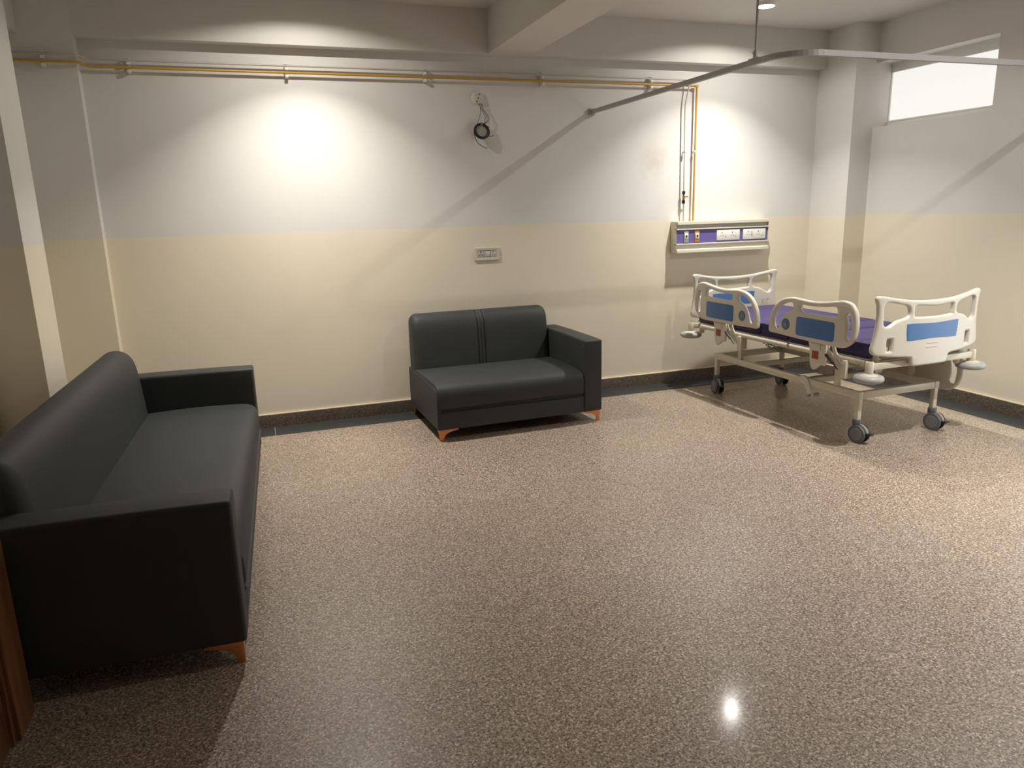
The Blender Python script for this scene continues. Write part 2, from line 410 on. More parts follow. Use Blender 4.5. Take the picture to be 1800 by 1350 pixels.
# wooden door and frame on the near left
def door():
    e = bpy.data.objects.new('door_1', None); C.objects.link(e); tag(e, kind='structure')
    x = XLF
    boxes('door_frame', [(x - .045, x, 2.43, 2.585, 0, 2.2), (x - .045, x, 1.28, 1.40, 0, 2.2), (x - .045, x, 1.40, 2.43, 2.1, 2.2)], M['wood'], e, bev=.004)
    box('door_stop', (x - .045, x - .012, 2.405, 2.43, 0, 2.1), M['wood'], e, bev=.002)
    box('door_leaf', (x - .045, x - .022, 1.402, 2.405, .006, 2.098), M['wood'], e, bev=.003)
    bm = bmesh.new(); add_lathe(bm, [(0, 0), (.026, 0), (.026, .008), (.01, .01), (.01, .05), (0, .05)], (x - .022, 1.48, 1.0), 'x', 16)
    add_tube(bm, [(x + .026, 1.48, 1.0), (x + .028, 1.60, 1.0)], .009)
    link('door_handle', bm_mesh(bm), M['silver'], e, smooth=True)
door()

# ------------------------------------------------------------------ sofas
def sofa_leg(parent, x, y, sx, sy, h=.087):
    """corner foot: two curved wings at a right angle over one tapered foot"""
    def outline():
        p = [(0, h), (.135, h), (.137, h - .010), (.085, h - .020), (.055, h - .030), (.036, h - .045), (.030, h - .065), (.024, 0), (.006, 0)]
        return [Vector(q) for q in p]
    a = plate_mesh([outline()], .008, .0015, lambda u, v, w_: (x + sx * u, y + sy * (w_ + .004), v), res=1)
    b = plate_mesh([outline()], .008, .0015, lambda u, v, w_: (x + sx * (w_ + .004), y + sy * u, v), res=1)
    bm = bmesh.new(); bm.from_mesh(a); bm.from_mesh(b)
    return link('leg', bm_mesh(bm), M['copper'], parent, smooth=True)
def make_sofa(name, loc, rz, length, arms, seams, label, group):
    e = empty(name, loc, rz); tag(e, label, 'sofa', group)
    z0 = .087; D_ = .875; aw = .150; sh = .412
    xa = aw if arms[0] else 0; xb = length - (aw if arms[1] else 0)
    # seat base band under the seat seam and the padded seat over it
    base = [(.004, z0), (.004, .205), (.008, .218), (.02, .223), (.855, .223), (.862, .215), (.862, z0 + .006), (.85, z0), (.012, z0)]
    o = link('base', loft(base, xa + .001, xb - .001, .006, 2), M['sofa'], e, smooth=True)
    seat = [(.022, .224), (.001, .232), (-.008, .262), (-.008, .31), (-.003, .355), (.014, .388), (.045, .405), (.10, .413), (.30, .418), (.50, .414), (.668, .404), (.69, .396), (.69, .30), (.69, .226), (.40, .224)]
    link('seat', loft(smooth_prof(seat, 3), xa + .001, xb - .001, .016, 8), M['sofa'], e, smooth=True)
    # backrest: leans a little and rolls over at the top
    back = [(.868, .224), (.868, .45), (.868, .62), (.866, .72), (.858, .775), (.838, .808), (.805, .824), (.765, .826), (.725, .812), (.692, .778), (.672, .72), (.660, .62), (.650, .50), (.645, .42), (.646, .39), (.66, .30), (.69, .226), (.78, .224)]
    if seams:
        xm = (xa + xb) / 2 - .015; ss = [xm - .028, xm, xm + .028]
        def dent(x): return max(max(0, .0075 * (1 - abs(x - s) / .010)) for s in ss)
        ex = sorted({s + d for s in ss for d in (-.013, -.009, -.004, 0, .004, .009, .013)})
        dn = (dent, ex)
    else: dn = None
    link('backrest', loft(smooth_prof(back, 3), xa + .001, xb - .001, .058, 10, dn, 8), M['sofa'], e, smooth=True)
    if not arms[0]:    # plain upholstered panel closing the armless end
        pl = [(.004, z0), (.001, .30), (.006, .345), (.020, .366), (.06, .378), (.30, .384), (.60, .386), (.866, .390), (.866, z0)]
        link('side_panel', loft(pl, -.005, .007, .004), M['sofa'], e, smooth=True)
    if seams:
        bm = bmesh.new()
        for s in ss[::2]:
            pts = [(s + .0, y, z) for y, z in [(.6435 + .004, .42), (.654, .50), (.6635, .62), (.6755, .72), (.694, .776), (.726, .809), (.765, .8225), (.80, .821)]]
            add_tube(bm, pts, .0018, 6)
        link('stitching', bm_mesh(bm), M['sofa_seam'], e, smooth=True)
    for k, on in enumerate(arms):
        if not on: continue
        a0, a1 = (0, aw) if k == 0 else (length - aw, length)
        bm = bmesh.new(); add_box(bm, a0, a1, 0, D_, z0, .637, bev=.014, seg=4)
        bmesh.ops.subdivide_edges(bm, edges=[ed for ed in bm.edges if ed.calc_length() > .4], cuts=5, use_grid_fill=True)
        for v in bm.verts:      # slightly padded faces
            q = v.co; fy = max(0, 1 - ((q.y - D_ / 2) / (D_ / 2)) ** 2); 
            if q.z > .63: q.z += .004 * fy
        link('armrest', bm_mesh(bm), M['sofa'], e, smooth=True)
    for x, sx in ((.012, 1), (length - .012, -1)):
        for y, sy in ((.014, 1), (D_ - .03, -1)): sofa_leg(e, x, y, sx, sy)
    box('underside', (.03, length - .03, .03, D_ - .035, z0 - .004, z0 + .006), M['black'], e)
    return e
make_sofa('sofa', (-.147 * S, 2.44 * S, 0), PI / 2 - math.atan2(.085, 2.39), 2.392 * S, (1, 1), False,
          'long charcoal leatherette sofa with two arms along the left wall', None)
make_sofa('loveseat', (1.058 * S, 4.607 * S, 0), math.radians(1.2), 1.213 * S, (0, 1), True,
          'short charcoal two-seat sofa with one right arm against the back wall', None)

# ------------------------------------------------------------------ hospital bed
def make_bed():
    th = math.radians(1.73); ox, oy = 3.8135 * S, 4.32 * S
    e = empty('hospital_bed', (ox + .02 * math.cos(th), oy, 0), th)
    tag(e, 'cream hospital bed with blue panels and purple mattress on grey castors', 'bed')
    cr = M['cream']; wy = (-.82, .735); wx = .347
    # base frame
    bm = bmesh.new()
    for s in (-1, 1): add_box(bm, s * wx - .02, s * wx + .02, wy[0] - .02, wy[1] + .02, .300, .350, .004)
    for y in wy: add_box(bm, -wx + .021, wx - .021, y - .02, y + .02, .301, .349, .004)
    add_box(bm, -wx + .021, wx - .021, -.36, -.33, .305, .345, .004); add_box(bm, -wx + .021, wx - .021, .28, .31, .305, .345, .004)
    link('base_frame', bm_mesh(bm), cr, e, smooth=True)
    for y in wy:
        for s in (-1, 1):
            box('leg', (s * wx - .017, s * wx + .017, y - .017, y + .017, .150, .301), cr, e, bev=.004)
    # castors: twin wheels, hood, brake pedal
    for (y, a0) in ((wy[0], .15), (wy[1], -.25)):
        for s in (-1, 1):
            c = empty('castor', (s * wx, y, 0), a0); c.parent = e
            lathe('swivel_stem', [(0, .158), (.026, .158), (.029, .15), (.029, .122), (.024, .115), (0, .115)], M['grey'], c)
            oy_ = -.022
            for k in (-1, 1):
                w0 = k * .014
                prof = [(0, .0), (.046, .0), (.050, .003), (.0615, .005), (.0625, .009), (.0625, .018), (.060, .022), (.02, .022), (0, .022)]
                prof = [(r, w0 + k * h - (0 if k > 0 else 0)) for r, h in prof]
                lathe('wheel', prof, M['grey'] if k < 0 else M['black'], c, (0, oy_, .0625), 'x', 28)
                lathe('hub_cap', [(0, k * .0375), (.043, k * .0375), (.046, k * .035)], M['hub'], c, (0, oy_, .0625), 'x', 24)
            bm = bmesh.new()
            hood = [Vector((oy_ + .069 * math.cos(a), .0625 + .069 * math.sin(a))) for a in [PI * (.02 + .98 * q / 14) for q in range(15)]] + [Vector((oy_ - .04, .07)), Vector((oy_ + .04, .07))]
            me = plate_mesh([hood], .020, .002, lambda u, v, w_: (w_, u, v), res=1)
            link('hood', me, M['greyl'], c, smooth=True); bm.free()
            box('brake_pedal', (-.022, .022, oy_ - .098, oy_ - .060, .068, .078), M['black'], c, bev=.003)
    # lifting posts and link arms between base and deck
    for y in (.43, -.62):
        for s in (-1, 1):
            box('lifting_post', (s * .345 - .014, s * .345 + .014, y - .02, y + .02, .350, .50), cr, e, bev=.003)
            box('post_bracket', (s * .345 - .022, s * .345 + .022, y - .045, y + .005, .44, .585), cr, e, bev=.004)
    # crank drive under the middle
    def yz(x): return lambda u, v, w_: (x + w_, u, v)
    lev = catmull([Vector(p) for p in [(-.30, .36), (-.345, .365), (-.385, .33), (-.41, .27), (-.43, .225), (-.40, .215), (-.375, .25), (-.345, .30), (-.30, .31)]], 3)
    plate('pedal_lever', [lev], .02, .004, yz(-.37), M['offwhite'], e)
    bm = bmesh.new(); add_tube(bm, [(-.40, -.405, .235), (-.30, -.405, .235)], .012); add_tube(bm, [(-.36, -.33, .34), (.30, -.33, .34)], .014)
    link('pedal_bar', bm_mesh(bm), M['greyl'], e, smooth=True)
    bm = bmesh.new(); add_box(bm, -.05, .05, -.40, -.1, .40, .48, .012, 3); add_tube(bm, [(0, -.4, .44), (0, -.66, .43)], .02); add_tube(bm, [(0, -.1, .44), (.0, .30, .50)], .018)
    link('lift_actuator', bm_mesh(bm), M['offwhite'], e, smooth=True)
    bm = bmesh.new(); add_box(bm, .10, .17, .02, .32, .44, .51, .012, 3); add_tube(bm, [(.135, .32, .47), (.135, .55, .50)], .016); add_tube(bm, [(-.2, .45, .53), (.2, .45, .53)], .014)
    link('back_actuator', bm_mesh(bm), M['offwhite'], e, smooth=True)
    # deck: side tubes, cross members and four perforated sections
    for s in (-1, 1):
        bm = bmesh.new()
        add_tube(bm, [(s * .425, -.93, .578), (s * .43, -.85, .575), (s * .43, -.24, .575)], .021, 12)
        add_tube(bm, [(s * .43, -.21, .575), (s * .43, .86, .575)], .021, 12)
        link('deck_rail', bm_mesh(bm), cr, e, smooth=True)
        box('rail_joiner', (s * .43 - .014, s * .43 + .014, -.245, -.205, .562, .588), M['greyl'], e, bev=.003)
    boxes('deck_crossbar', [(-.43, .43, y - .015, y + .015, .545, .575) for y in (-.9, -.45, 0, .42, .84)], cr, e, bev=.003)
    ys = [(-.93, -.48), (-.47, -.20), (-.19, .10), (.11, .90)]
    for a, b in ys: box('deck_panel', (-.425, .425, a, b, .590, .602), cr, e, bev=.004)
    # mattress in four welded sections
    mt = bpy.data.objects.new('mattress', None); C.objects.link(mt); mt.parent = e
    my = [(-.945, -.475), (-.475, -.195), (-.195, .105), (.105, .925)]
    for a, b in my:
        bm = bmesh.new(); add_box(bm, -.425, .425, a + .002, b - .002, .603, .702, bev=.016, seg=4)
        bmesh.ops.subdivide_edges(bm, edges=[ed for ed in bm.edges if ed.calc_length() > .25], cuts=6, use_grid_fill=True)
        for v in bm.verts:
            q = v.co; fx_ = max(0, 1 - (q.x / .425) ** 4); fy_ = max(0, 1 - abs((q.y - (a + b) / 2) / ((b - a) / 2)) ** 4)
            if q.z > .69: q.z += .012 * fx_ * fy_ + .0025 * math.sin(q.x * 23 + q.y * 9) * fx_ * fy_
        me = bm_mesh(bm); o = link('mattress_section', me, M['purple'], mt, smooth=True)
        me.materials.append(M['navy'])
        for p in me.polygons:
            if abs(p.normal.z) < .6 or p.center.z < .66: p.material_index = 1
    bm = bmesh.new()
    for z in (.612, .699): add_tube(bm, [(-.427, -.94, z), (-.427, .92, z)], .004, 6)
    link('piping', bm_mesh(bm), M['navy'], mt, smooth=True)
    # end boards
    right = [(0, .545), (.13, .545), (.152, .556), (.162, .59), (.180, .606), (.29, .614), (.40, .628), (.448, .642), (.462, .672), (.452, .72), (.438, .80), (.433, .89), (.44, .955), (.452, .995), (.436, 1.014), (.40, 1.012), (.31, .995), (.17, .976), (.0, .970)]
    outer = [Vector(p) for p in right] + [Vector((-p[0], p[1])) for p in right[-2:0:-1]]
    outer = catmull(outer, 4)
    sh_ = [(.385, .966), (.35, .970), (.29, .958), (.228, .944), (.206, .922), (.203, .885), (.228, .866), (.29, .852), (.335, .826), (.365, .815), (.392, .832), (.396, .885), (.397, .945)]
    holes = [catmull([Vector(p) for p in sh_], 4), catmull([Vector((-p[0], p[1])) for p in sh_], 4)]
    mid = [(-.150, .940), (0, .930), (.150, .940), (.168, .920), (.164, .880), (.148, .868), (0, .862), (-.148, .868), (-.164, .880), (-.168, .920)]
    holes.append(catmull([Vector(p) for p in mid], 4))
    for hx in (-.34, .34): holes.append(rrect(hx - .020, hx + .020, .655, .738, .008))
    ins = catmull([Vector(p) for p in [(-.205, .828), (0, .822), (.205, .828), (.225, .81), (.218, .735), (.198, .716), (0, .722), (-.198, .716), (-.218, .735), (-.225, .81)]], 4)
    for nm, sgn, yy in (('foot_board', -1, -.985), ('head_board', 1, .985)):
        bend = lambda u: .045 * (1 - (u / .46) ** 2)
        fr_ = lambda u, v, w_, sgn=sgn, yy=yy: (u, yy + sgn * w_, v)
        o = plate(nm, [outer] + holes, .036, .013, fr_, M['plastic'], e, bend)
        me = plate_mesh([ins], .0385, .002, fr_, bend, 1); link('blue_panel', me, M['blue'], o, smooth=True)
        for hx in (-.34, .34):
            yo = bend(hx) - .016
            ya, yb2 = sorted((yy + sgn * (yo - .004), yy + sgn * yo)); box('handle_pocket', (hx - .026, hx + .026, ya, yb2, .648, .745), M['offwhite'], o)
        if sgn < 0:
            bm = bmesh.new(); add_box(bm, -.045, .045, yy - .0655, yy - .060, .690, .694); add_box(bm, -.05, .05, yy - .0655, yy - .060, .664, .668)
            link('embossed_mark', bm_mesh(bm), M['plastic'], o)
        # end bar, sockets and bumper discs
        bm = bmesh.new(); yb = yy - sgn * .0
        add_box(bm, -.44, .44, yb - .018, yb + .018, .540, .583, .005)
        for s in (-1, 1):
            add_box(bm, s * .36 - .015, s * .36 + .015, min(yy - sgn * .018, yy - sgn * .12), max(yy - sgn * .018, yy - sgn * .12), .545, .58, .004)
        link('end_bar', bm_mesh(bm), cr, e, smooth=True)
        for s in (-1, 1):
            lathe('board_socket', [(0, .50), (.020, .50), (.022, .503), (.022, .62), (0, .62)], cr, e, (s * .37, yy - sgn * .040, 0), 'z', 16)
            lathe('corner_post', [(0, .505), (.024, .505), (.026, .508), (.026, .592), (.023, .596), (.017, .596), (.017, .585), (0, .585)], cr, e, (s * .455, yb, 0), 'z', 20)
            b_ = lathe('bumper', [(0, .464), (.05, .462), (.074, .463), (.087, .470), (.093, .480), (.093, .492), (.087, .502), (.074, .508), (.058, .508)], M['bumper'], e, (s * .455, yb, 0), 'z', 32)
            lathe('bumper_dish', [(0, .520), (.030, .518), (.050, .512), (.060, .506), (.060, .495), (0, .495)], cr, b_, (s * .455, yb, 0), 'z', 28)
            lathe('bumper_screw', [(0, .455), (.006, .455), (.006, .468), (0, .468)], M['grey'], b_, (s * .455, yb, 0), 'z', 8)
    # side rails
    ro = [(-.062, .683), (-.063, .743), (-.088, .823), (-.138, .888), (-.206, .928), (-.298, .944), (-.390, .940), (-.490, .935), (-.592, .942), (-.692, .957), (-.769, .967), (-.832, .955), (-.874, .913), (-.893, .850), (-.893, .776), (-.872, .713), (-.82, .668), (-.762, .652), (-.62, .651), (-.403, .655), (-.168, .662), (-.082, .664)]
    h1 = [(-.121, .717), (-.114, .767), (-.137, .829), (-.187, .876), (-.257, .903), (-.296, .903), (-.304, .862), (-.239, .826), (-.195, .777), (-.166, .716), (-.141, .698)]
    h2 = [(-.392, .900), (-.491, .899), (-.595, .906), (-.690, .918), (-.716, .908), (-.722, .868), (-.70, .853), (-.600, .850), (-.415, .849), (-.384, .862), (-.378, .885)]
    h3 = [(-.803, .886), (-.826, .886), (-.846, .829), (-.849, .769), (-.838, .716), (-.818, .712), (-.803, .735), (-.810, .786), (-.805, .838), (-.796, .870)]
    bl = rrect(-.712, -.352, .682, .815, .022)
    circ = lambda r: [Vector((-.246 + r * math.cos(a * PI / 14), .745 + r * math.sin(a * PI / 14))) for a in range(28)]
    def loops(ls, m_): return [catmull([Vector((m_ * p[0], p[1])) for p in l], 4) for l in ls]
    def side_rail(x, mir, side, drop=0, yo=0):
        f = lambda u, v, w_: (x + w_, u + yo, v - drop)
        o = plate('side_rail', loops([ro, h1, h2, h3], mir), .034, .013, f, M['plastic'], e)
        fo = lambda u, v, w_: (x + side * .0165 + w_, u + yo, v - drop)
        plate('blue_panel', [[Vector((mir * p.x, p.y)) for p in bl]], .005, .0015, fo, M['blue'], o)
        plate('round_emblem', [[Vector((mir * p.x, p.y)) for p in circ(.041)]], .005, .001, fo, M['teal'], o)
        plate('emblem_ring', [[Vector((mir * p.x, p.y)) for p in circ(.027)], [Vector((mir * p.x, p.y)) for p in circ(.024)]], .0065, .0003, fo, M['greyl'], o)
        plate('emblem_mark', [[Vector((mir * p[0], p[1])) for p in [(-.246, .765), (-.258, .745), (-.254, .731), (-.238, .731), (-.234, .745)]]], .0065, .0003, fo, M['greyl'], o)
        return o
    side_rail(-.480, 1, -1); side_rail(-.480, -1, -1)
    side_rail(.480, 1, 1, .385, -.03); side_rail(.480, -1, 1, .385, .03)
    # rail mechanisms: bracket, latch sticker, swing arm, gas spring
    for yc, sd in ((-.535, -1), (.565, -1), (-.535, 1), (.565, 1)):
        x = sd * .458
        br = plate('rail_bracket', [catmull([Vector(p) for p in [(yc + .075, .66), (yc + .07, .60), (yc + .062, .53), (yc + .055, .485), (yc + .03, .455), (yc - .005, .47), (yc - .045, .50), (yc - .075, .50), (yc - .08, .56), (yc - .07, .66)]], 3)], .020, .004, yz(x), M['plastic'], e)
        box('latch_cover', (x - .016 if sd < 0 else x + .008, x - .008 if sd < 0 else x + .016, yc - .035, yc + .05, .60, .645), M['plastic'], br, bev=.003)
        box('red_sticker', (x - .0125 if sd < 0 else x + .0095, x - .0095 if sd < 0 else x + .0125, yc - .02, yc + .04, .535, .59), M['label'], br)
        for dx, dy in ((0, 0), (.0, -.055)):
            arm = [(yc - .085 + dy, .655), (yc - .06 + dy, .655), (yc - .075 + dy, .60), (yc - .13 + dy, .55), (yc - .20 + dy * .6, .50), (yc - .215 + dy * .6, .515), (yc - .15 + dy, .57), (yc - .105 + dy, .61)]
            plate('swing_arm', [catmull([Vector(p) for p in arm], 3)], .012, .003, yz(x - sd * .012 - sd * dx), M['cream'], e)
        tube('gas_spring', [(x + sd * .010, yc - .085, .583), (x + sd * .010, yc - .15, .535), (x + sd * .010, yc - .152, .5345), (x + sd * .010, yc - .20, .498)], [.009, .009, .0045, .0045], M['black'], e)
        boxes('pivot_block', [(x - .012 + (0 if sd < 0 else 0), x + .012, yc - .27, yc - .235, .45, .57)], cr, e, bev=.004)
    # hand-control cable coiled under the deck
    pts = []
    for k in range(70):
        a = k / 69
        pts.append((-.435 + .012 * math.sin(a * 40), .03 - .17 * a + .03 * math.cos(a * 26), .545 + .014 * math.sin(a * 26) - .012 * a))
    tube('control_cable', pts, .0035, M['grey'], e, 6)
    return e
make_bed()

# ------------------------------------------------------------------ bed head panel on the wall
def head_panel():
    th = math.radians(1.0)
    e = empty('bed_head_panel', (3.321 * S, YB, 1.118 * S)); W = .905 * S; H = .27
    tag(e, 'cream wall trunking panel with a purple strip of sockets above the bed', 'panel')
    d = .092
    rc = M['rail_cream']
    box('end_cap', (-.004, 0, -d, -.001, 0, H), rc, e, bev=.001); box('end_cap', (W, W + .004, -d, -.001, 0, H), rc, e, bev=.001)
    box('back_box', (0, W, -.060, -.001, .002, H - .002), rc, e)
    pr = lambda pts: [tuple(p) for p in pts]
    link('top_profile', loft([(-.060, H - .012), (-.060, H), (-d - .014, H), (-d - .016, H - .004), (-d - .016, H - .026), (-d - .010, H - .028), (-d - .006, H - .014)], 0, W, .0005, 0, None, 1), rc, e)
    box('trough', (0, W, -.078, -.060, H - .062, H - .012), M['trough'], e)
    boxes('guide_rail', [(-.004, W + .006, -d - .012, -.062, H - .073, H - .062)], rc, e, bev=.003)
    box('violet_strip', (.004, W - .004, -d + .002, -.062, .078, H - .073), M['rail_purple'], e)
    boxes('guide_rail', [(-.004, W + .006, -d - .012, -.062, .066, .078)], rc, e, bev=.003)
    link('bottom_profile', loft([(-.060, 0), (-.060, .066), (-d + .004, .066), (-d + .002, .030), (-d - .018, .022), (-d - .018, .0), (-d - .012, -.002)], 0, W, .0005, 0, None, 1), rc, e)
    y = -d + .002
    def gas(name, x, m, lab):
        o = box(name, (x - .024, x + .024, y - .006, y, .088, .190), m, e, bev=.002); o['label'] = lab
        box('valve_face', (x - .017, x + .017, y - .012, y - .006, .118, .165), M['white'], o, bev=.003)
        lathe('valve_port', [(0, -.005), (.007, -.005), (.010, 0)], M['hole'], o, (x, y - .012, .142), 'y', 16)
    k = W / 1350
    gas('gas_outlet', 127 * k + .006, M['silver'], 'silver gas outlet plate'); gas('gas_outlet', 290 * k, M['amber'], 'amber gas outlet plate')
    for x0, sw in ((575 * k, 'n'), (965 * k, 'w')):
        x1 = x0 + 340 * k
        o = box('twin_socket', (x0, x1, y - .008, y, .094, .186), M['white'], e, bev=.002)
        wd = (x1 - x0)
        for c in (.25, .70):
            xc = x0 + wd * c - .006
            bm = bmesh.new()
            add_lathe(bm, [(0, -.0006), (.0050, -.0006), (.0050, .002)], (xc, y - .008, .160), 'y', 10)
            add_lathe(bm, [(0, -.0006), (.0038, -.0006), (.0038, .002)], (xc - .013, y - .008, .134), 'y', 10)
            add_lathe(bm, [(0, -.0006), (.0038, -.0006), (.0038, .002)], (xc + .013, y - .008, .134), 'y', 10)
            link('pin_hole', bm_mesh(bm), M['hole'], o)
            box('rocker_switch', (xc + .030, xc + .046, y - .011, y - .008, .124, .166), M['socket'] if (sw == 'w' and c < .5) else M['white'], o, bev=.002)
head_panel()

# ------------------------------------------------------------------ three-module wall socket
def wall_socket():
    e = empty('wall_socket', (1.603 * S, YB, 1.127 * S)); W = .203 * S; H = .1 * S
    tag(e, 'cream three-module power socket plate on the wall above the loveseat', 'socket')
    fr_ = lambda u, v, w_: (u, -.0065 - w_, v)
    plate('frame', [rrect(0, W, 0, H, .006), rrect(.030, W - .030, .026, H - .026, .003)], .012, .004, fr_, M['offwhite'], e)
    box('carrier', (.028, W - .028, -.006, -.001, .024, H - .024), M['grey'], e)
    w3 = (W - .060) / 3
    for k in range(3):
        x0 = .030 + k * w3
        o = box('socket_module' if k != 1 else 'switch_module', (x0 + .002, x0 + w3 - .002, -.011, -.006, .029, H - .029), M['socket'], e, bev=.0015)
        xc = x0 + w3 / 2
        if k == 1: box('rocker', (xc - .008, x0 + w3 - .004, -.014, -.011, .034, H - .033), M['offwhite'], o, bev=.002)
        else:
            bm = bmesh.new()
            hs = [(0, .017, .0058), (0, .002, .0046), (-.012, -.010, .0044), (.012, -.010, .0044)] if k == 0 else [(0, .014, .0042), (-.010, -.007, .0032), (.010, -.007, .0032)]
            for dx, dz, r in hs: add_lathe(bm, [(0, -.0005), (r, -.0005), (r, .002)], (xc + dx, -.011, H / 2 + dz), 'y', 10)
            link('pin_hole', bm_mesh(bm), M['hole'], o)
wall_socket()

# ------------------------------------------------------------------ ceiling-rose box with dangling coil of wire
def wire_box():
    cx_, cz = 1.668 * S, 2.303 * S
    e = empty('junction_box', (cx_, YB, cz)); tag(e, 'round white junction box fixed high on the back wall', 'electrical box')
    lathe('cover', [(0, -.015), (.040, -.015), (.046, -.012), (.048, -.001), (0, -.001)], M['white'], e, (0, 0, 0), 'y', 28)
    bm = bmesh.new(); 
    add_box(bm, -.018, .034, -.032, -.014, -.040, .036, .003)
    r = Matrix.Rotation(-.25, 4, 'Y'); bmesh.ops.transform(bm, matrix=r, verts=bm.verts)
    link('terminal_block', bm_mesh(bm), M['offwhite'], e, smooth=True)
    bm = bmesh.new()
    for dx, dz in ((.014, .026), (.002, -.002), (-.010, -.026)): add_lathe(bm, [(0, -.001), (.005, -.001), (.005, .003)], (dx, -.0325, dz), 'y', 8)
    link('terminal_screw', bm_mesh(bm), M['hole'], e)
    # coil
    kx, kz = 1.681 * S, 2.067 * S; ky = -.048
    c = empty('wire_coil', (kx, YB, kz)); tag(c, 'black coil of cable hanging by its wires from the white junction box', 'cable')
    tilt = Matrix.Rotation(math.radians(8), 4, 'Z') @ Matrix.Rotation(math.radians(-16), 4, 'X')
    bm = bmesh.new(); pts = []; rnd = random.Random(3)
    for k in range(11 * 24 + 1):
        a = k * 2 * PI / 24; turn = k // 24
        rr = .053 + .0035 * (turn % 4) + .001 * math.sin(a * 3 + turn)
        v = Vector((rr * math.cos(a), -.012 + .008 * (turn // 4) + .002 * math.sin(a * 2 + turn), rr * .93 * math.sin(a)))
        v = tilt @ v; pts.append((v.x, v.y + ky, v.z))
    add_tube(bm, pts, .0046, 6); link('cable_turns', bm_mesh(bm), M['wire'], c, smooth=True)
    bm = bmesh.new(); add_lathe(bm, [(0, -.008), (.047, -.008), (.049, 0), (.047, .008), (0, .008)], (0, 0, 0), 'y', 28)
    bmesh.ops.transform(bm, matrix=Matrix.Translation((0, ky, 0)) @ tilt, verts=bm.verts)
    link('core_disc', bm_mesh(bm), M['grey_disc'], c, smooth=True)
    bm = bmesh.new()
    top = (cx_ - kx, cz - kz)
    for j, (sx, mx_, ex_) in enumerate(((.000, .036, .024), (.010, .050, .034), (.020, .062, .042))):
        P_ = [(top[0] + sx + .006, -.034, top[1] - .046), (top[0] + sx + .018, -.045, top[1] - .085), (mx_, -.042, .115), (mx_ - .003, -.046, .085), (ex_, ky, .066), (.0, ky + .004, .058)]
        P_ = [tuple(v) for v in catmull([Vector(p) for p in P_], 6)[:31]]
        add_tube(bm, P_, .0020, 6)
    P_ = [(top[0] + .006, -.034, top[1] - .046), (top[0] + .014, -.045, top[1] - .10), (-.006, -.042, .12), (-.014, -.046, .095), (-.030, ky, .060), (-.05, ky, .02)]
    add_tube(bm, [tuple(v) for v in catmull([Vector(p) for p in P_], 6)[:31]], .0018, 6)
    link('feed_wires', bm_mesh(bm), M['wire'], c, smooth=True)
    bm = bmesh.new()
    P_ = [(-.058, ky - .014, .0), (-.056, ky - .014, -.05), (-.035, ky - .01, -.085), (.0, ky, -.108), (.038, ky, -.118)]
    add_tube(bm, [tuple(v) for v in catmull([Vector(p) for p in P_], 6)[:25]], .0026, 6)
    P_ = [(.045, ky, -.03), (.065, ky - .006, -.034), (.085, ky - .008, -.034), (.092, ky - .006, -.026)]
    add_tube(bm, [tuple(v) for v in catmull([Vector(p) for p in P_], 6)[:19]], .0024, 6)
    P_ = [(.055, ky, .03), (.060, ky - .006, .036), (.066, ky - .008, .032)]
    add_tube(bm, P_, .0024, 6)
    link('loose_end', bm_mesh(bm), M['wire'], c, smooth=True)
    b_ = box('copper_band', (-.006, .004, ky - .020, ky - .004, .042, .068), M['coppertape'], c)
wire_box()

